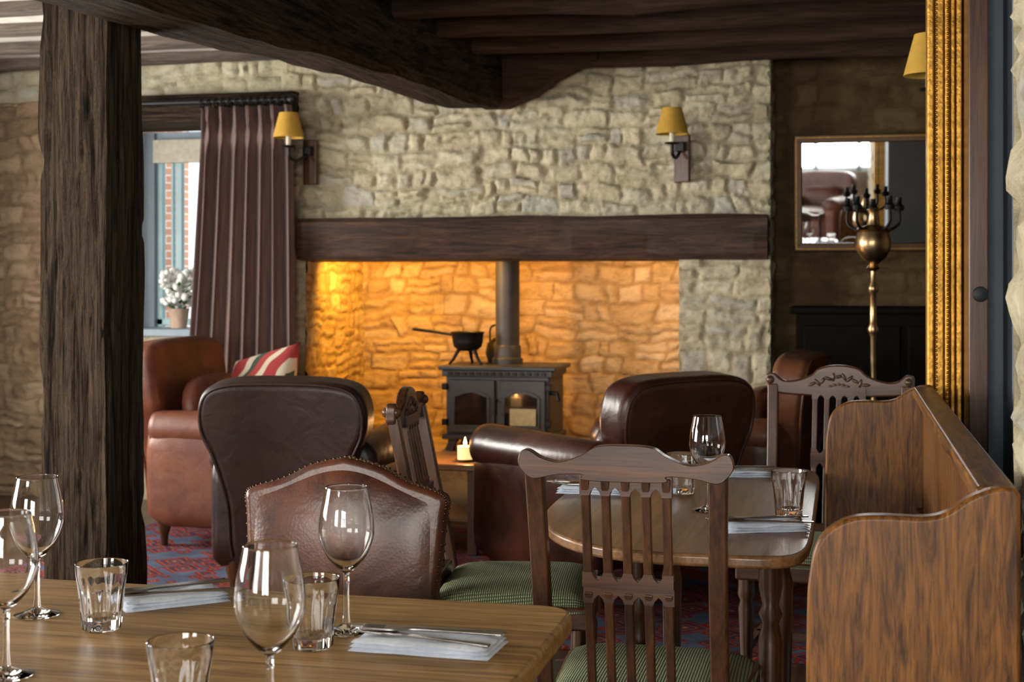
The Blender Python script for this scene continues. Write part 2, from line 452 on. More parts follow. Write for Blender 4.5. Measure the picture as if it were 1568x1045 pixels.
LW = [(1.0, 2.8, .8, 2.1), (4.7, 6.3, .85, 2.1)]
RW = [(-3.6, -2.2, .8, 2.1), (-.9, .7, .8, 2.1)]
wall_open('wall_left', 'Y', -5.1, -2.8, 8.0, LW, -.15, M_paint_in)
wall_open('wall_rear', 'X', -2.7, -5.2, 3.2, RW, -.15, M_paint_in)
wall_open('wall_right', 'Y', 3.1, -2.8, 8.2, [], .15, M_paint_in)

def winframe(name, axis, pos, a0, a1, z0, z1, n=3):
    e = root(name)
    def bx(nm, s0, s1, q0, q1):
        if axis == 'Y': box2(nm, (pos-.03, s0, q0), (pos+.03, s1, q1), M_teal, e, .004)
        else: box2(nm, (s0, pos-.03, q0), (s1, pos+.03, q1), M_teal, e, .004)
    bx('head', a0, a1, z1-.06, z1); bx('sill', a0, a1, z0, z0+.06)
    for i in range(n+1):
        p = a0+(a1-a0)*i/n; bx('stile_%d' % i, max(a0, p-.03), min(a1, p+.03), z0, z1)
    bx('bar', a0, a1, (z0+z1)/2-.015, (z0+z1)/2+.015)
for i, (a0, a1, z0, z1) in enumerate(LW): winframe('window_%d' % (i+2), 'Y', -5.18, a0, a1, z0, z1)
for i, (a0, a1, z0, z1) in enumerate(RW): winframe('window_%d' % (i+4), 'X', -2.78, a0, a1, z0, z1)

# ceiling timbers
jr = root('ceiling_joists')
yy = 7.36; k = 0
while yy > -2.5:
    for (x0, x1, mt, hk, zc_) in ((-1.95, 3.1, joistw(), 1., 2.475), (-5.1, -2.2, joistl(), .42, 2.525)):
        k += 1
        pts = [(x0+(x1-x0)*t/14, yy+.03*noise.noise(Vector((k, t*.7, 0))), zc_+.035*hk*noise.noise(Vector((t*.5, k*1.7, 3)))) for t in range(15)]
        sweep('joist_%d' % k, pts, [(-.05, -.06*hk), (-.035, -.075*hk), (.035, -.075*hk), (.05, -.06*hk), (.05, .08*hk), (-.05, .08*hk)], mt, jr, sharp=60)
    yy -= .50
pts = []
for yv, zb, xo in ((1.5, 2.03, 0), (3.0, 2.04, 0), (4.2, 2.07, 0), (5.0, 2.13, -.0), (5.6, 2.155, 0), (6.2, 2.165, .06), (6.8, 2.165, .12), (7.2, 2.18, .15), (7.48, 2.22, .16)):
    pts.append((-2.065+xo, yv, zb, ))
pp = cr(pts, 8)
bm = bmesh.new(); rings = []
for i, p in enumerate(pp):
    a = .02*noise.noise(p*2.1); b2 = .02*noise.noise(p*2.7+Vector((5, 0, 0))); z = p.z+.02*noise.noise(p*4)
    prof = [(-.15+a, 2.54), (-.155+a, z+.04), (-.125+a, z), (.12+b2, z-.005), (.155+b2, z+.035), (.15+b2, 2.54)]
    rings.append([bm.verts.new((p.x+q[0], p.y, q[1])) for q in prof])
for r0, r1 in zip(rings, rings[1:]):
    for q in range(6): bm.faces.new((r0[q], r0[(q+1) % 6], r1[(q+1) % 6], r1[q]))
bm.faces.new(rings[0]); bm.faces.new(rings[-1][::-1])
fin(bm, 'ceiling_beam', beamw('Y'), None, smooth=True, sharp=30)
extr('beam_brace', [(-1.9, 2.54), (-1.9, 2.19), (-1.75, 2.19), (-1.6, 2.25), (-1.48, 2.33), (-1.36, 2.39), (-1.25, 2.41), (-1.25, 2.54)], .16, joistw(), None, 'XZ', (0, 7.36, 0), bevel=.015)

# post
bm = bmesh.new(); rings = []
base_p = []
for a_, b_, n_ in (((-.11, -.13), (.11, -.12), 16), ((.11, -.12), (.11, .13), 14), ((.11, .13), (-.11, .13), 3), ((-.11, .13), (-.11, -.13), 3)):
    for q in range(n_): base_p.append((a_[0]+(b_[0]-a_[0])*q/n_, a_[1]+(b_[1]-a_[1])*q/n_))
for i in range(200):
    z = 2.545*i/199; P = []
    for (x, y) in base_p:
        nn = noise.noise_vector(Vector((x*8, y*8, z*1.5)))*.014+noise.noise_vector(Vector((x*60, y*60, z*5)))*.006
        ck = noise.noise(Vector((x*38+2, y*38, z*1.3)))      # drying cracks
        f = 1-.07*max(0, 1-abs(ck)*14)
        P.append(bm.verts.new((x*f+nn.x, y*f+nn.y, z)))
    rings.append(P)
NP = len(base_p)
for r0, r1 in zip(rings, rings[1:]):
    for q in range(NP): bm.faces.new((r0[q], r0[(q+1) % NP], r1[(q+1) % NP], r1[q]))
bm.faces.new(rings[0]); bm.faces.new(rings[-1])
fin(bm, 'timber_post', beamw('Z'), None, (-2.345, 4.13, 0), smooth=True, sharp=60)

# mantel beam
bm = bmesh.new(); rings = []
for i in range(90):
    x = -2.96+2.57*i/89; n1 = .012*noise.noise(Vector((x*2, 0, 0))); n2 = .01*noise.noise(Vector((x*3, 7, 0)))
    prof = [(7.40+n1, 1.385+n2), (7.385+n2, 1.41), (7.385+n1, 1.59), (7.41, 1.615+n1), (7.60, 1.615), (7.60, 1.375)]
    rings.append([bm.verts.new((x, a, z)) for a, z in prof])
for r0, r1 in zip(rings, rings[1:]):
    for q in range(6): bm.faces.new((r0[q], r0[(q+1) % 6], r1[(q+1) % 6], r1[q]))
bm.faces.new(rings[0]); bm.faces.new(rings[-1])
fin(bm, 'mantel_beam', mantelw('X'), None, smooth=True, sharp=30)

# back window (window_1)
e = root('window_1')
box2('lintel', (-4.35, 7.44, 2.17), (-2.99, 7.9, 2.33), beamw('X'), e, .01)
box2('casing', (-4.3, 7.9, .95), (-4.08, 7.98, 2.17), M_blue, e)
box2('head', (-4.08, 7.92, 2.08), (-3.05, 7.98, 2.17), M_blue, e)
for i, x in enumerate((-4.06, -3.935, -3.5, -3.08)): box2('mullion_%d' % i, (x-.02, 7.93, .99), (x+.02, 7.97, 2.08), M_teal, e)
box2('stay', (-3.985, 7.93, .99), (-3.97, 7.96, 2.08), M_teal, e)
for i, z in enumerate((1.02, 2.06)): box2('rail_%d' % i, (-4.08, 7.93, z-.02), (-3.05, 7.97, z+.02), M_teal, e)
box2('window_sill', (-4.28, 7.5, .95), (-3.08, 7.92, .99), M_blue, None)
box2('roman_blind', (-4.07, 7.86, 1.98), (-3.1, 7.9, 2.12), plain('blind_linen', (.5, .45, .36), .9), e)
box2('garden_wall', (-6.4, 9.6, 0), (-4.78, 9.8, 3.2), M_brick, None, 0)
# flower pot
e = root('potted_flowers', (-3.84, 7.74, .99))
lathe('pot', [(0, 0), (.045, 0), (.062, .11), (.067, .115), (.058, .115), (.05, .09), (0, .09)], M_terracotta, e, n=24)
bm = bmesh.new()
for i in range(120):
    a = random.random()*2*pi; r = .10*random.random()**.5; z = .14+.2*random.random()
    mt = Matrix.Translation((r*math.cos(a), r*math.sin(a), z))
    bmesh.ops.create_icosphere(bm, subdivisions=1, radius=.016+.012*random.random(), matrix=mt)
fin(bm, 'blossoms', M_white, e)
bm = bmesh.new()
for i in range(60):
    a = random.random()*2*pi; r = .1*random.random(); z = .1+.15*random.random()
    p = Vector((r*math.cos(a), r*math.sin(a), z)); d = Vector((math.cos(a), math.sin(a), .6))*.05; s_ = Vector((-math.sin(a), math.cos(a), 0))*.013
    bm.faces.new([bm.verts.new(q) for q in (p, p+d*.5+s_, p+d, p+d*.5-s_)])
fin(bm, 'leaves', M_leaf, e)

# curtain
def curtain():
    e = root('curtain', (0, 0, 0))
    bm = bmesh.new(); NX, NZ = 260, 70; g = []
    for j in range(NZ+1):
        z = .03+(2.235-.03)*j/NZ; row = []
        f = 1-j/NZ
        for i in range(NX+1):
            t = i/NX
            x0 = -3.50-.15*f**1.2; x1 = -2.965+.03*f**.5
            pinch = math.exp(-((z-2.06)/.06)**2)
            topz = max(0, (z-2.06)/.17)
            amp = .055*(1-.5*pinch)*(.85+.3*noise.noise(Vector((t*4, 0, 0))))
            ph = t*2*pi*7+.5*noise.noise(Vector((t*3, z*.35, 0)))
            x = x0+(x1-x0)*t+.014*math.sin(ph*2)
            y = 7.34+amp*math.sin(ph)+.006*noise.noise(Vector((t*20, z*1.2, 1)))
            if topz > 0: y += .018*topz*math.sin(ph*3)
            row.append(bm.verts.new((x, y, z)))
        g.append(row)
    for j in range(NZ):
        for i in range(NX): bm.faces.new((g[j][i], g[j][i+1], g[j+1][i+1], g[j+1][i]))
    o = fin(bm, 'cloth', M_curtain, e)
    md = o.modifiers.new('sol', 'SOLIDIFY'); md.thickness = .004
    tube('pole', [(-4.2, 7.34, 2.27), (-2.98, 7.34, 2.27)], .016, M_iron, e)
    for i in range(13):
        x = -3.50+.042*i
        tube('ring_%d' % i, [(x, 7.34+.026*math.cos(a*pi/6), 2.262+.026*math.sin(a*pi/6)) for a in range(12)], .004, M_iron, e, up=(1, 0, 0), n=6, closed=True)
    lathe('finial', [(0, 0), (.02, .0), (.028, .02), (.02, .045), (0, .055)], M_iron, e, (-2.985, 7.34, 2.27), 16, (0, pi/2, 0))
    for x in (-4.1, -3.03): box2('bracket', (x-.01, 7.34, 2.26), (x+.01, 7.44, 2.275), M_iron, e, .002)
curtain()

# wall lamps
def wall_lamp(loc, rz=0, k=1., L=.16):
    e = root('wall_lamp', loc, rz)   # origin on wall at backplate centre, faces local -Y
    box('backplate', (0, -.012, 0), (.085*k, .03, .25*k), dark('Z'), e, .006)
    box('cap', (0, -.035, .06), (.05, .05, .05), M_iron, e, .004)
    tube('arm', cr([(0, -.03, .05), (0, -.6*L, .0), (-.0, -.94*L, .01), (0, -L, .06)], 5), .009, M_iron, e, up=(1, 0, 0))
    lathe('drip_pan', [(0, 0), (.035, .005), (.04, .012), (0, .014)], M_iron, e, (0, -L, .06), 20)
    lathe('candle_tube', [(0, 0), (.014, 0), (.014, .06), (0, .06)], M_ivory, e, (0, -L, .07), 16)
    box('shade_clip', (0, -L, .19), (.09, .004, .004), M_iron, e, .001)
    tube('shade_stem', [(0, -L, .13), (0, -L, .19)], .004, M_iron, e, up=(0, 1, 0))
    lathe('shade', [(.085*k, 0), (.05*k, .135*k), (.047*k, .135*k), (.082*k, 0), (.085*k, 0)], M_mustard, e, (0, -L, .115), 32)
    return e
wall_lamp((-2.90, 7.47, 1.93), -.15, L=.25)
wall_lamp((-.83, 7.47, 1.91), -.25)
wall_lamp((.43, 4.86, 1.83), -pi/2, 1.)

# ------------------------------------------------------------------ stove
def stove():
    e = root('wood_burning_stove', (-1.91, 7.78, .30))
    box('body', (0, .2, .27), (.60, .40, .36), M_stove, e, .01)
    box('top_plate', (0, .2, .475), (.68, .46, .025), M_stove, e, .008)
    box('upper_band', (0, .19, .445), (.64, .42, .035), M_stove, e, .006)
    for i in range(14): box('vent_%d' % i, (-.27+i*.0415, -.025, .446), (.026, .012, .018), M_iron, e, .002)
    box('plinth', (0, .19, .085), (.64, .43, .03), M_stove, e, .008)
    for i, (x, y) in enumerate(((-.26, .03), (.26, .03), (-.26, .36), (.26, .36))):
        sweep('leg_%d' % i, [(x, y, .08), (x*1.05, y, .04), (x*1.1, y, 0)], rect(.05, .05), M_stove, e, up=(0, 1, 0), scales=[1.2, .8, 1])
    for s in (-1, 1):
        cx = s*.145
        box('door_%d' % s, (cx, -.012, .26), (.275, .03, .30), M_stove, e, .008)
        arch = [(cx-.10, .15), (cx+.10, .15)]+[(cx+.10-.2*t/12, .315+.03*math.sin(pi*t/12)+(.0)) for t in range(13)]
        extr('pane_%d' % s, arch, .012, M_soot, e, 'XZ', (0, -.026, 0), bevel=0)
        sweep('pane_rim_%d' % s, [(a, -.03, z) for a, z in arch], rect(.014, .016), M_stove, e, up=(0, 1, 0), closed=True)
        box('hinge_a_%d' % s, (s*.3, -.02, .37), (.03, .04, .035), M_iron, e)
        box('hinge_b_%d' % s, (s*.3, -.02, .17), (.03, .04, .035), M_iron, e)
    box('pane_reflection', (.155, -.033, .205), (.15, .004, .095), M_cream, e, .001)  # cream inset paints the log basket's reflection on the right pane
    tube('door_handle', [(.0, -.03, .3), (.0, -.06, .29), (0, -.06, .22)], .009, M_iron, e, up=(1, 0, 0))
    tube('side_handle', [(.30, .02, .34), (.35, -.02, .34), (.36, -.03, .30)], .012, M_iron, e, up=(0, 0, 1))
    lathe('flue_collar', [(.09, .0), (.09, .03), (.078, .04), (.078, .10), (.072, .11)], M_pipe, e, (.0, .25, .487), 32)
    lathe('flue_pipe', [(.0, .0), (.07, 0), (.07, 1.08), (0, 1.08)], M_pipe, e, (.0, .25, .49), 32)
stove()
e = root('three_legged_pot', (-2.12, 7.92, .7885))
lathe('bowl', [(0, .075), (.05, .078), (.08, .10), (.088, .13), (.092, .175), (.10, .185), (.094, .187), (.086, .175), (.08, .13), (.05, .09), (0, .085)], M_iron, e, n=32)
for i in range(3):
    a = pi/2+i*2*pi/3
    tube('leg_%d' % i, [(.05*math.cos(a), .05*math.sin(a), .09), (.085*math.cos(a), .085*math.sin(a), .03), (.11*math.cos(a), .11*math.sin(a), .003)], .01, M_iron, e, up=(0, 0, 1), scales=[1.2, .9, .8])
tube('handle', [(-.09, 0, .17), (-.20, .0, .185), (-.33, 0, .20)], .009, M_iron, e)
e = root('kettle', (-1.99, 8.17, .7885))
lathe('body', [(0, 0), (.07, 0), (.085, .05), (.075, .11), (.04, .14), (.015, .15), (.015, .165), (0, .17)], M_iron, e, n=28)
tube('handle', cr([(-.06, 0, .12), (-.05, 0, .21), (.05, 0, .21), (.06, 0, .12)], 5), .006, M_iron, e, up=(0, 1, 0))

# ------------------------------------------------------------------ armchairs
def club_chair(name, loc, rz, mat, w=.80, d=.80, h=.88, ah=.64, shoulder=1., backth=.16, cushion=None, z0=.0125):
    loc = Vector(loc); loc.z = z0
    e = root(name, loc, rz)
    hw = w/2
    puff('base', (0, .0, .27), (w-.10, d-.10, .30), mat, e, (8, 8, 6))
    puff('seat_cushion', (0, .07, .43), (w-.34, d-.22, .16), mat, e, (6, 6, 2.8))
    for s in (-1, 1):
        x = s*(hw-.085)
        puff('arm_panel_%d' % s, (x, .01, .34), (.15, d-.06, .48), mat, e, (8, 8, 8))
        L = d-.08
        prof = [(0, -L/2), (.05, -L/2), (.075, -L/2+.012), (.082, -L/2+.04), (.088, 0), (.095, L/2-.06), (.092, L/2-.02), (.075, L/2), (0, L/2+.004)]
        lathe('arm_roll_%d' % s, prof, mat, e, (x+s*.0, .01, ah-.09), 28, (-pi/2, 0, 0), sharp=None)
    k = hw*shoulder
    half = [(0, .14), (k-.14, .14), (k-.11, .40), (k-.06, .58), (k-.015, .68), (k-.01, h-.11), (k-.05, h-.035), (k*.55, h-.005), (0, h)]
    pts = [(p.x, p.y) for p in cr([(a, b_, 0) for a, b_ in half], 5)]
    out = pts + [(-x, z) for x, z in reversed(pts[1:-1])]
    extr('back', out, backth, mat, e, 'XZ', (0, -d/2+.09, 0), (math.radians(7), 0, 0), bevel=.055, seg=5)
    pp = [(x*.955, -d/2+.09-backth/2+.004, z*.985) for x, z in pts[6:]]
    pp = pp+[(-x, y, z) for x, y, z in reversed(pp[:-1])]
    o = tube('piping', pp, .006, mat, e, up=(0, 1, 0), n=8)
    o.matrix_basis = Matrix.Translation((0, -d/2+.09, 0)) @ Matrix.Rotation(math.radians(7), 4, 'X') @ Matrix.Translation((0, d/2-.09, 0))
    puff('back_cushion', (0, -d/2+.20, h*.60), (w-.32, .14, h*.42), mat, e, (3, 3, 3.5), (math.radians(8), 0, 0))
    for i, (x, y) in enumerate(((-1, -1), (1, -1), (-1, 1), (1, 1))):
        lathe('foot_%d' % i, [(0, 0), (.016, 0), (.02, .05), (.032, .09), (.035, .14), (0, .14)], dark('Z'), e, (x*(hw-.1), y*(d/2-.1), 0), 20)
    if cushion:
        pillow('cushion', cushion[0], (.44, .44, .15), M_cush, e, cushion[1])
    return e
club_chair('leather_armchair', (-2.16, 5.60, 0), math.radians(4), M_leather_black, .70, .76, .885, .64, 1.)
club_chair('leather_armchair', V(.39, 5.92), math.radians(38+13), M_leather_ox, .84, .86, .90, .65, .88)
club_chair('leather_armchair', (-2.82, 6.56, 0), math.radians(-90), M_leather_rust, .92, .86, .98, .65, .93, cushion=((.10, .05, .72), (math.radians(62), math.radians(-14), math.radians(72))))
club_chair('leather_armchair', V(1.0, 6.85), math.radians(80), M_leather_tan, .76, .78, .93, .64, .9)
club_chair('leather_armchair', (-.35, -1.55, 0), math.radians(20), M_leather_rust, .80, .78, .90, .64, .9, z0=0)

# ------------------------------------------------------------------ dining chairs
def dining_chair(name, loc, rz, w=.44, h=.96, d=.44, style='scroll', nslat=5, sw=.15, sink=.012):
    loc = Vector(loc); loc.z = sink
    e = root(name, loc, rz); hw = w/2; by = -d/2
    Wd = dark
    def bk(z): return by-.10*max(0, (z-.45))/.5   # rake
    for s in (-1, 1):
        x = s*(hw-.012)
        pts = cr([(x, by-.05, 0), (x, by-.005, .25), (x, by, .45), (x+s*.0, bk(.7), .7), (x+s*.004, bk(h-.045), h-.045)], 5)
        sweep('back_post_%d' % s, pts, rect(.034, .03), Wd('Z'), e, up=(0, 1, 0), bevel=.005)
    if style == 'scroll':
        top = [(-hw-.020, h-.030), (-hw-.014, h-.010), (-hw+.0, h-.008), (-hw+.025, h-.022), (-hw+.06, h-.028), (-hw+.10, h-.014), (-.05, h+.002), (0, h+.005), (.05, h+.002), (hw-.10, h-.014), (hw-.06, h-.028), (hw-.025, h-.022), (hw, h-.008), (hw+.014, h-.010), (hw+.020, h-.030)]
        bot = [(hw+.010, h-.048), (hw-.01, h-.060), (hw-.05, h-.052), (hw-.10, h-.050), (.075, h-.06), (0, h-.062), (-.075, h-.06), (-hw+.10, h-.050), (-hw+.05, h-.052), (-hw+.01, h-.060), (-hw-.010, h-.048)]
    else:
        top = [(-hw-.015, h-.04), (-hw-.013, h-.012), (-hw+.01, h-.008), (-hw+.04, h-.03), (-hw+.08, h-.03), (-.09, h-.012), (-.06, h+.012), (0, h+.022), (.06, h+.012), (.09, h-.012), (hw-.08, h-.03), (hw-.04, h-.03), (hw-.01, h-.008), (hw+.013, h-.012), (hw+.015, h-.04)]
        bot = [(hw+.01, h-.06), (hw-.03, h-.075), (.12, h-.08), (0, h-.085), (-.12, h-.08), (-hw+.03, h-.075), (-hw-.01, h-.06)]
    o2 = [(p.x, p.y) for p in cr([(a, b_, 0) for a, b_ in top+bot], 4, True)]
    extr('crest_rail', o2, .028, Wd('X'), e, 'XZ', (0, bk(h-.03), 0), bevel=.007)
    if style != 'scroll':   # carved rosettes and leaves on both faces
        for side in (-1, 1):
            bm = bmesh.new()
            for i in range(11):
                x = -.085+.017*i; zz = h-.03+.014*math.cos(x*30)
                bmesh.ops.create_uvsphere(bm, u_segments=10, v_segments=6, radius=.010, matrix=Matrix.Translation((x, 0, zz))@Matrix.Rotation(i*1.3, 4, 'Y')@Matrix.Diagonal((1.6, .7, .6, 1)))
                bmesh.ops.create_uvsphere(bm, u_segments=8, v_segments=5, radius=.007, matrix=Matrix.Translation((x*.8, 0, zz-.025))@Matrix.Diagonal((1.4, .7, .7, 1)))
            for s in (-1, 1):
                bmesh.ops.create_uvsphere(bm, u_segments=12, v_segments=8, radius=.014, matrix=Matrix.Translation((s*(hw-.0), 0, h-.03)))
            fin(bm, 'carving_%d' % side, Wd('X'), e, (0, bk(h-.03)+side*.012, 0))
    def slat(nm, x, z0, z1, wd=.017):
        m_ = (z0+z1)/2
        sweep(nm, [(x, bk(z0), z0), (x, bk(m_), m_), (x, bk(z1), z1)], rect(wd, .014), Wd('Z'), e, up=(0, 1, 0), scales=None, bevel=.003)
    for i in range(nslat):
        x = -sw/2+sw*i/(nslat-1)
        slat('slat_upper_%d' % i, x, .715, h-.055); slat('slat_lower_%d' % i, x, .46, .69)
    ns = nslat-1
    W_ = sw/2+.010
    def arches(z0, z1, nm, flip, zb):
        P = []
        for q in range(ns):
            xa = -sw/2+sw*q/ns+.008; xb = -sw/2+sw*(q+1)/ns-.008; xm = (xa+xb)/2
            P += [(xa, z0), (xa+.003, (z0+z1)/2), (xm, z1), (xb-.003, (z0+z1)/2), (xb, z0)]
        pts = [(-W_, z0)]+P+[(W_, z0), (W_, zb), (-W_, zb)]
        extr(nm, pts, .018, Wd('X'), e, 'XZ', (0, bk(z0), 0), bevel=0)
    arches(h-.09, h-.074, 'splat_head', 0, h-.05)
    arches(.668, .684, 'splat_block', 0, .715)
    arches(.728, .712, 'splat_block_upper', 0, .70)
    box('splat_shoe', (0, by+.0, .475), (sw+.05, .03, .04), Wd('X'), e)
    fw = hw+.035; fy = d/2
    seat = [(-hw, by+.01), (hw, by+.01), (fw, fy), (-fw, fy)]
    extr('seat_rail', seat, .06, Wd('X'), e, 'XY', (0, 0, .415), bevel=.008)
    bm = bmesh.new(); n = 16; g = []
    for j in range(n+1):
        row = []
        for i in range(n+1):
            u, v_ = i/n*2-1, j/n*2-1; ww = hw*(1-(v_+1)/2)+fw*(v_+1)/2
            z = .43+.055*max(0, (1-abs(u)**5)*(1-abs(v_)**5))**.5
            row.append(bm.verts.new((u*(ww+.004), v_*(d/2+.004), z)))
        g.append(row)
    for j in range(n):
        for i in range(n): bm.faces.new((g[j][i], g[j][i+1], g[j+1][i+1], g[j+1][i]))
    fin(bm, 'seat_pad', M_green, e)
    for s in (-1, 1):
        lathe('front_leg_%d' % s, [(0, 0), (.012, 0), (.016, .03), (.013, .06), (.02, .2), (.024, .3), (.018, .32), (.026, .34), (.024, .36), (.024, .40), (0, .40)], Wd('Z'), e, (s*(fw-.03), fy-.03, 0), 20)
        sweep('side_stretcher_%d' % s, [(s*(hw-.02), by-.01, .18), (s*(fw-.03), fy-.03, .18)], rect(.02, .025), Wd('Y'), e)
    sweep('cross_stretcher', [(-hw, 0, .18), (hw, 0, .18)], rect(.02, .025), Wd('X'), e)
    return e
dining_chair('dining_chair', (-.392, 2.60+.30, 0), 0, .355, .965, .46, sink=0)
dining_chair('dining_chair', (-1.13+.27, 3.74, 0), -pi/2+math.radians(7), .42, .96, .42, 'carved', sink=0)
dining_chair('dining_chair', V(.965, 4.32), pi-math.radians(5), .44, .975, .42, 'carved', sink=0)

# leather dining chair
def leather_dining():
    e = root('leather_dining_chair', (-1.058, 2.58, 0), pi)   # faces -Y
    hw = .225
    half = [(0, .50), (hw-.03, .50), (hw-.012, .62), (hw, .76), (hw+.003, .805), (hw-.02, .822), (hw*.62, .842), (hw*.35, .872), (0, .89)]
    pts = [(p.x, p.y) for p in cr([(a, b_, 0) for a, b_ in half], 5)]
    out = pts+[(-x, z) for x, z in reversed(pts[1:-1])]
    extr('back', out, .055, M_leather_brown, e, 'XZ', (0, -.27, 0), (math.radians(6), 0, 0), bevel=.02, seg=4)
    bm = bmesh.new(); n = 24; g = []
    def top(x):
        a = abs(x)/hw
        return .822+.062*(.5+.5*math.cos(min(1, a)*pi))
    for j in range(n+1):
        row = []
        for i in range(n+1):
            u, v_ = i/n*2-1, j/n; x = u*(hw-.022); z = .51+(top(x)-.02-.51)*v_
            y = .026+.022*max(0, (1-abs(u)**3)*(1-abs(v_*2-1)**3))**.7
            row.append(bm.verts.new((x, y, z)))
        g.append(row)
    for j in range(n):
        for i in range(n): bm.faces.new((g[j][i], g[j][i+1], g[j+1][i+1], g[j+1][i]))
    fin(bm, 'back_pad', M_leather_brown, e, (0, -.27, 0), (math.radians(6), 0, 0))
    bm = bmesh.new()
    L = out
    for i in range(len(L)):
        a, b_ = Vector(L[i]), Vector(L[(i+1) % len(L)])
        k = max(1, int((b_-a).length/.014))
        for q in range(k):
            p = a.lerp(b_, q/k)
            if p.y < .52: continue
            for yy_ in (-.014, .014):
                bmesh.ops.create_uvsphere(bm, u_segments=8, v_segments=5, radius=.0035, matrix=Matrix.Translation((p.x*.998, yy_, p.y*1.0)))
    fin(bm, 'brass_nails', plain('nail_brass', (.09, .05, .025), .4, .9), e, (0, -.27, 0), (math.radians(6), 0, 0))
    puff('seat', (0, 0, .45), (.47, .46, .11), M_leather_brown, e, (7, 7, 3))
    box('seat_frame', (0, 0, .39), (.44, .43, .06), dark('X'), e)
    for i, (x, y) in enumerate(((-.19, -.19), (.19, -.19), (-.19, .18), (.19, .18))):
        sweep('leg_%d' % i, [(x, y*1.08, 0), (x, y, .4)], rect(.036, .036), dark('Z'), e, up=(0, 1, 0), bevel=.004)
    for s in (-1, 1): sweep('back_stile_%d' % s, [(s*.19, -.20, .38), (s*.19, -.265, .55)], rect(.034, .03), dark('Z'), e, up=(0, 1, 0))
leather_dining()

# ------------------------------------------------------------------ settle
def settle():
    e = root('oak_settle', (0, 0, 0))
    prof = [(-.055, 0), (.232, 0), (.232, .978), (.222, .988), (.195, .986), (.165, .973), (.135, .952), (.105, .944), (.05, .944), (.01, .940), (-.02, .925), (-.040, .90), (-.049, .86), (-.053, .80), (-.055, .60)]
    low = prof[:2]+[(p.x, p.y) for p in cr([(a, b_, 0) for a, b_ in prof[2:]], 4)]
    extr('near_end', low, .035, oak('Z'), e, 'XZ', (0, 2.05, 0), bevel=.007)
    extr('far_end', low, .035, oak('Z'), e, 'XZ', (0, 3.99, 0), bevel=.007)
    for i in range(24):
        y0 = 2.07+i*.0792
        box2('back_board_%d' % i, (.20, y0, .35), (.218, y0+.0762, .955), oak('Z'), e, .006)
    box2('top_rail', (.175, 2.068, .955), (.232, 3.972, .985), oak('Y'), e, .008)
    box2('mid_rail', (.185, 2.068, .60), (.222, 3.972, .66), oak('Y'), e, .005)
    box2('seat', (-.05, 2.068, .42), (.20, 3.972, .45), oak('Y'), e, .006)
    box2('seat_apron', (-.04, 2.068, .30), (-.02, 3.972, .42), oak('Y'), e, .003)
settle()

# ------------------------------------------------------------------ gilt mirror on right pier
e = root('wall_right_pier')
box2('stone_core', (.30, 4.10, 0), (.95, 4.95, ZC), M_blue, e, 0)
box2('reflection_board', (.42, 2.25, 0), (.52, 4.12, ZC), M_blue, e, 0)  # painted board standing for the blue-grey reflection in the mirror glass
box2('reflection_strip', (.311, 3.86, .0), (.360, 4.10, ZC), dark('Z'), e, .004)  # solid dark strip where the mirror glass would reflect the dark room
e = root('gilt_mirror', (0, 0, 0))
def fr(nm, x0, x1, y0, y1): box2(nm, (x0, y0, .80), (x1, y1, 2.5), M_gilt, e, .006)
fr('outer_fillet', .216, .235, 4.02, 4.10); fr('hollow', .235, .262, 4.035, 4.10); fr('mid_bead', .262, .276, 4.025, 4.10); fr('inner_hollow', .276, .292, 4.04, 4.10); fr('inner_bead', .292, .309, 4.03, 4.10)
bm = bmesh.new()
for i in range(143):
    z = .82+i*.0118
    for x in (.240, .269):
        bmesh.ops.create_uvsphere(bm, u_segments=8, v_segments=5, radius=.0042, matrix=Matrix.Translation((x, 4.034 if x < .26 else 4.024, z)))
fin(bm, 'beading', M_gilt, e)
lathe('knob', [(0, 0), (.012, 0), (.012, .01), (.02, .018), (.018, .03), (0, .034)], M_iron, e, (.338, 3.86, 1.235), 16, (pi/2, 0, 0))

# framed mirror on alcove wall
e = root('wall_mirror', (.10, 7.82, 1.74)); e.rotation_euler = (math.radians(5.0), 0, 0)
W2, H2 = .37, .31
box('glass', (0, 0, 0), (W2*2-.06, .01, H2*2-.06), M_mirror, e, 0)
for nm, c, s_ in (('frame_top', (0, -.01, H2-.02), (W2*2, .04, .045)), ('frame_bottom', (0, -.01, -H2+.02), (W2*2, .04, .045)), ('frame_l', (-W2+.02, -.01, 0), (.045, .04, H2*2-.05)), ('frame_r', (W2-.02, -.01, 0), (.045, .04, H2*2-.05))):
    box(nm, c, s_, M_dgilt, e, .006)
for nm, c, s_ in (('bead_top', (0, -.03, H2-.012), (W2*2-.02, .006, .004)), ('bead_bottom', (0, -.03, -H2+.012), (W2*2-.02, .006, .004)), ('bead_l', (-W2+.012, -.03, 0), (.004, .006, H2*2-.03)), ('bead_r', (W2-.012, -.03, 0), (.004, .006, H2*2-.03))):
    box(nm, c, s_, M_gilt, e, .001)

# dark cabinet under it
e = root('sideboard', (.55, 7.66, 0))
box2('carcass', (-.80, -.18, .08), (.80, .20, 1.10), M_blackcab, e)
box2('top', (-.83, -.21, 1.10), (.83, .21, 1.135), M_blackcab, e, .008)
for i in range(3): box2('door_%d' % i, (-.76+i*.52, -.195, .14), (-.28+i*.52, -.175, 1.04), M_blackcab, e, .006)
box2('plinth', (-.78, -.16, 0), (.78, .18, .08), M_blackcab, e)

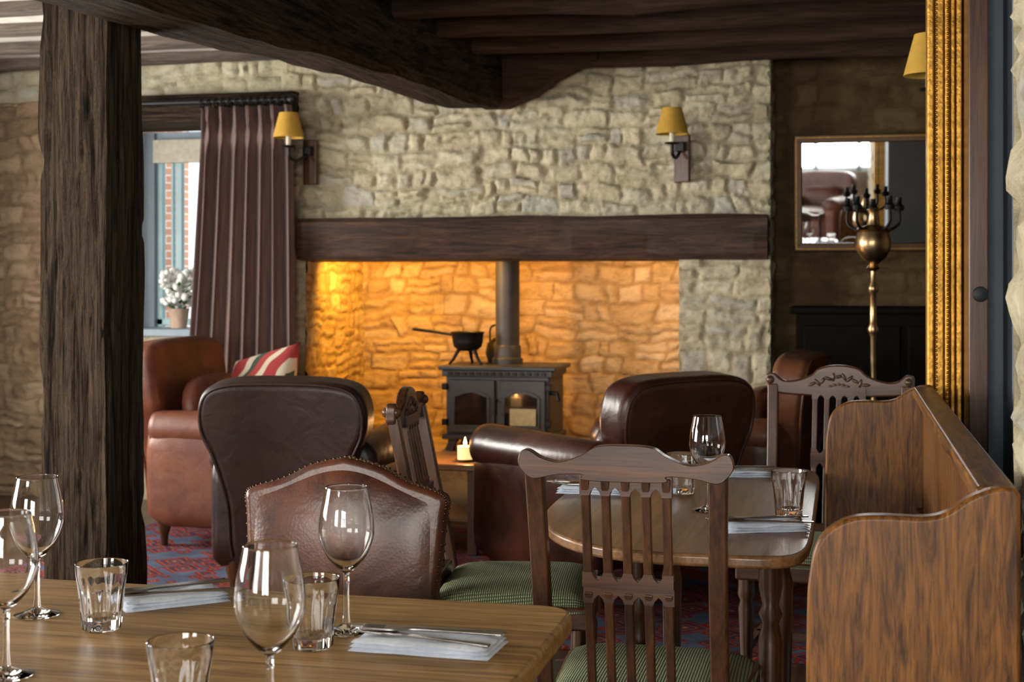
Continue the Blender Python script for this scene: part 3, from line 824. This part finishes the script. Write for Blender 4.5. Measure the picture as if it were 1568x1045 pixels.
# floor lamp
e = root('floor_lamp', (.122, 6.65, .0125))
lathe('column', [(0, 0), (.14, 0), (.145, .02), (.05, .05), (.03, .09), (.018, .12), (.014, .5), (.02, .52), (.014, .54), (.013, 1.0), (.02, 1.02), (.026, 1.04), (.016, 1.06), (.014, 1.2), (.022, 1.21), (.022, 1.23), (.012, 1.25), (.012, 1.30), (.03, 1.315), (.018, 1.33), (.055, 1.36), (.078, 1.40), (.08, 1.44), (.07, 1.475), (.085, 1.485), (.07, 1.495), (.03, 1.51), (.02, 1.56), (.03, 1.58), (0, 1.59)], M_brass, e, n=32)
for i in range(5):
    a = i*2*pi/5+.3
    tube('branch_%d' % i, cr([(.03*math.cos(a), .03*math.sin(a), 1.50), (.08*math.cos(a), .08*math.sin(a), 1.49), (.12*math.cos(a), .12*math.sin(a), 1.52), (.12*math.cos(a), .12*math.sin(a), 1.58)], 4), .007, M_iron, e, up=(math.sin(a), -math.cos(a), 0))
    lathe('cup_%d' % i, [(0, 0), (.02, 0), (.024, .02), (.012, .03), (.012, .06), (0, .06)], M_iron, e, (.12*math.cos(a), .12*math.sin(a), 1.575), 14)

# ------------------------------------------------------------------ tables
def rrect(x0, x1, y0, y1, r, n=6):
    out = []
    for cx, cy, a0 in ((x1-r, y1-r, 0), (x0+r, y1-r, pi/2), (x0+r, y0+r, pi), (x1-r, y0+r, 3*pi/2)):
        for k in range(n+1): a = a0+pi/2*k/n; out.append((cx+r*math.cos(a), cy+r*math.sin(a)))
    return out
e = root('pine_dining_table')
extr('top', rrect(-2.05, -.415, 1.25, 2.235, .06), .035, pine('X'), e, 'XY', (0, 0, .7325), bevel=.010, seg=3)
box2('apron_far', (-1.95, 2.10, .61), (-.53, 2.125, .715), pine('X'), e); box2('apron_near', (-1.95, 1.36, .61), (-.53, 1.385, .715), pine('X'), e)
box2('apron_right', (-.55, 1.36, .61), (-.525, 2.125, .715), pine('Y'), e); box2('apron_left', (-1.95, 1.36, .61), (-1.925, 2.125, .715), pine('Y'), e)
for i, (x, y) in enumerate(((-1.9, 1.41), (-.57, 1.41), (-1.9, 2.08), (-.57, 2.08))):
    lathe('leg_%d' % i, [(0, 0), (.025, 0), (.03, .05), (.022, .08), (.038, .3), (.042, .5), (.03, .54), (.044, .56), (.044, .715), (0, .715)], pine('Z'), e, (x, y, 0), 24)
e = root('oval_dining_table')
CX, CY = -.31, 3.37
ov = []
for k in range(96):
    a = 2*pi*k/96; ca, sa = math.cos(a), math.sin(a)
    if ca < 0: x = CX-.36*abs(ca)**.85; y = CY+math.copysign(.66*abs(sa)**.8, sa)
    else: x = CX+.245*abs(ca)**.25; y = CY+math.copysign(.66*abs(sa)**.25, sa)
    ov.append((x, y))
extr('top', ov, .025, tabw('Y'), e, 'XY', (0, 0, .7375), bevel=.008, seg=3)
box2('apron_a', (CX-.16, CY-.22, .655), (CX-.14, CY+.42, .725), dark('Y'), e); box2('apron_b', (CX+.14, CY-.22, .655), (CX+.16, CY+.42, .725), dark('Y'), e)
box2('apron_c', (CX-.16, CY-.24, .655), (CX+.16, CY-.22, .725), dark('X'), e); box2('apron_d', (CX-.16, CY+.42, .655), (CX+.16, CY+.44, .725), dark('X'), e)
for i, (x, y) in enumerate(((-.14, -.21), (.15, -.21), (-.14, .41), (.15, .41))):
    lathe('leg_%d' % i, [(0, 0), (.02, 0), (.024, .04), (.016, .07), (.024, .10), (.018, .14), (.024, .30), (.027, .48), (.018, .52), (.026, .54), (.018, .56), (.026, .60), (.026, .725), (0, .725)], dark('Z'), e, (CX+x, CY+y, 0), 24)

# coffee table + candles
e = root('coffee_table', (-1.93, 6.48, .0125))
box('top', (0, 0, .403), (.62, .46, .03), tabw('X'), e, .008)
box('shelf', (0, 0, .16), (.56, .40, .02), tabw('X'), e)
for i, (x, y) in enumerate(((-1, -1), (1, -1), (-1, 1), (1, 1))): box('leg_%d' % i, (x*.27, y*.18, .2), (.045, .045, .40), dark('Z'), e)
def candle(x, y, z):
    e = root('candle', (x, y, z))
    lathe('holder', [(0, 0), (.045, 0), (.05, .008), (.046, .012), (0, .008)], M_brass, e, n=24)
    lathe('wax', [(0, .008), (.035, .008), (.035, .07), (.03, .066), (0, .064)], M_wax, e, n=24)
    lathe('flame', [(0, 0), (.006, .008), (.008, .018), (.004, .032), (0, .045)], M_flame, e, (0, 0, .068), 14)
    l = bpy.data.lights.new('candle_light', 'POINT'); l.energy = 5; l.color = (1, .5, .18); l.shadow_soft_size = .02
    lo = bpy.data.objects.new('candle_glow', l); lo.location = (0, 0, .14); lo.parent = e; bpy.context.collection.objects.link(lo)
candle(-1.72, 6.38, .4305); candle(-2.11, 6.38, .4305)

# rug
box2('oriental_rug', (-3.5, 4.80, 0.0), (.25, 7.0, .012), M_rug, None, .003)

# ------------------------------------------------------------------ tableware
def wine_glass(x, y, z=.75, k=1.):
    g = root('wine_glass', V(x, y, z))
    o_ = [(.005, .088), (.015, .096), (.029, .112), (.038, .133), (.041, .150), (.039, .175), (.034, .200), (.0312, .2145)]
    o_ = [(p.x, p.y) for p in cr([(a, b_, 0) for a, b_ in o_], 4)]
    out = [(0, .0005), (.034, .0005), (.035, .002), (.02, .006), (.006, .012), (.0042, .03), (.0038, .07)]+o_
    lip = [(.03105, .2150), (.0307, .2153), (.0303, .2150)]
    i_ = [(.0301, .2145), (.0329, .200), (.0379, .175), (.0399, .150), (.0368, .133), (.0278, .1135), (.013, .099), (0, .094)]
    i_ = [(max(0, p.x), p.y) for p in cr([(a, b_, 0) for a, b_ in i_], 4)]
    lathe('bowl_and_stem', [(r*k, h*k) for r, h in out+lip+i_], M_glass, g, n=64, sharp=50)
def tumbler(x, y, z=.75, k=1.):
    g = root('tumbler_glass', V(x, y, z))
    out = [(0, .0008), (.026, .0008), (.029, .004), (.031, .03), (.034, .06), (.037, .082), (.0388, .099)]
    inn = [(.0386, .0998), (.0381, .1002), (.0376, .0998), (.0374, .099), (.0352, .08), (.031, .055), (.0275, .03), (.024, .018), (0, .015)]
    lathe('glass', [(r*k, h*k) for r, h in out+inn], M_glass, g, n=72, sharp=50, facet=(1, 5, 9, -.07))
wine_glass(-.245, 2.105); wine_glass(-.279, 1.64); wine_glass(-.738, 2.21); wine_glass(-.665, 1.87)
tumbler(-.611, 2.117); tumbler(-.282, 2.01); tumbler(-.387, 1.66)
wine_glass(.441, 3.21); tumbler(.415, 3.46); tumbler(.608, 3.12, .75, 1.03)

def fork(parent, loc, rz):
    h = [(-.0055, -.10), (-.006, -.09), (-.0035, -.02), (-.003, .02), (-.004, .035), (-.011, .05), (-.0125, .065), (-.0125, .10), (-.0105, .10), (-.0085, .068), (-.0055, .068), (-.005, .10), (-.003, .10), (-.0015, .068)]
    pts = h+[(-a, b_) for a, b_ in reversed(h)]
    extr('fork', pts, .003, M_steel, parent, 'XY', loc, (0.03, 0, rz), bevel=.0006, seg=1)
def knife(parent, loc, rz):
    pts = [(-.007, -.115), (.007, -.115), (.0075, -.08), (.0055, -.01), (.0065, 0), (.008, .03), (.010, .07), (.006, .10), (0, .112), (-.005, .10), (-.0055, 0), (-.0045, -.01), (-.0065, -.08)]
    extr('knife', pts, .0035, M_steel, parent, 'XY', loc, (-.02, 0, rz), bevel=.0008, seg=1)
def place_setting(x, y, rz, L=.20, W=.10):
    e = root('napkin_with_cutlery', V(x, y, .75), rz)
    bm = bmesh.new()
    for q in range(3):
        n = 12; g = {}
        z0 = .0005+q*.0055; l, w_ = L*(1-.02*q), W*(1-.03*q)
        for sgn in (0, 1):
            for j in range(n+1):
                for i in range(n+1):
                    u, v_ = i/n*2-1, j/n*2-1
                    edge = 1-max(abs(u), abs(v_))**8
                    z = z0+(.0048*edge if sgn else 0)+(.002*noise.noise(Vector((u*2, v_*2, q)))*(q+1)*.5 if q or sgn else 0)
                    if z < .0003: z = .0003
                    g[(sgn, i, j)] = bm.verts.new((u*l/2, v_*w_/2, z))
        for sgn in (0, 1):
            for j in range(n):
                for i in range(n): bm.faces.new((g[(sgn, i, j)], g[(sgn, i+1, j)], g[(sgn, i+1, j+1)], g[(sgn, i, j+1)]))
    fin(bm, 'napkin', M_napkin, e, smooth=True)
    knife(e, (-.005, .024, .0195), -pi/2+.16); fork(e, (-.0, -.026, .0195), pi/2-.10); fork(e, (.005, -.002, .0235), pi/2+.14)
    return e
place_setting(-.118, 2.02, -math.radians(2), .205, .110)
place_setting(-.555, 2.31, math.radians(42), .17, .11)
place_setting(.525, 2.985, math.radians(22), .18, .11)
place_setting(.20, 3.50, math.radians(0), .17, .10)
place_setting(.60, 3.80, math.radians(15), .17, .10)

# ------------------------------------------------------------------ lights
def area(name, loc, rot, sx, sy, en, col):
    l = bpy.data.lights.new(name, 'AREA'); l.shape = 'RECTANGLE'; l.size = sx; l.size_y = sy; l.energy = en; l.color = col
    o = bpy.data.objects.new(name, l); o.location = loc; o.rotation_euler = rot; bpy.context.collection.objects.link(o)
DAY = (1., .96, .90)
area('daylight_window_2', (-5.35, 1.9, 1.45), (0, -pi/2, 0), 1.3, 1.8, 340, DAY)
area('daylight_window_3', (-5.35, 5.5, 1.48), (0, -pi/2, 0), 1.25, 1.6, 250, DAY)
area('daylight_window_4', (-2.9, -2.95, 1.45), (-pi/2, 0, pi), 1.4, 1.3, 190, DAY)
area('daylight_window_5', (-.1, -2.95, 1.45), (-pi/2, 0, pi), 1.6, 1.3, 220, DAY)
def spot(name, loc, target, en, col, size, blend=.6, rad=.03):
    l = bpy.data.lights.new(name, 'SPOT'); l.energy = en; l.color = col; l.spot_size = math.radians(size); l.spot_blend = blend; l.shadow_soft_size = rad
    o = bpy.data.objects.new(name, l); o.location = loc
    o.rotation_euler = (Vector(target)-Vector(loc)).to_track_quat('-Z', 'Y').to_euler(); bpy.context.collection.objects.link(o)
OR = (1., .45, .05)
spot('inglenook_downlight_left', (-2.58, 7.80, 1.50), (-2.95, 8.15, 1.1), 38, (1, .50, .06), 110)
spot('inglenook_downlight_mid', (-2.25, 7.72, 1.50), (-2.4, 8.5, .85), 50, OR, 140)
spot('inglenook_downlight_right', (-1.15, 7.72, 1.50), (-1.25, 8.5, .95), 36, (1., .50, .16), 120)

w_ = bpy.data.worlds.new('sky'); bpy.context.scene.world = w_; w_.use_nodes = True
bg = w_.node_tree.nodes['Background']; bg.inputs['Color'].default_value = (.85, .93, 1, 1); bg.inputs['Strength'].default_value = 1.8

# ------------------------------------------------------------------ camera
cam = bpy.data.cameras.new('camera'); co = bpy.data.objects.new('camera', cam); bpy.context.collection.objects.link(co)
co.location = (0, 0, 1.27); co.rotation_euler = (pi/2, 0, TH)
cam.lens = 50; cam.sensor_width = 36; cam.shift_y = -.059; cam.clip_start = .05
cam.dof.use_dof = True; cam.dof.focus_distance = 2.8; cam.dof.aperture_fstop = 8
bpy.context.scene.camera = co
try:
    bpy.context.scene.view_settings.view_transform = 'Standard'
    bpy.context.scene.view_settings.look = 'None'
except Exception: pass
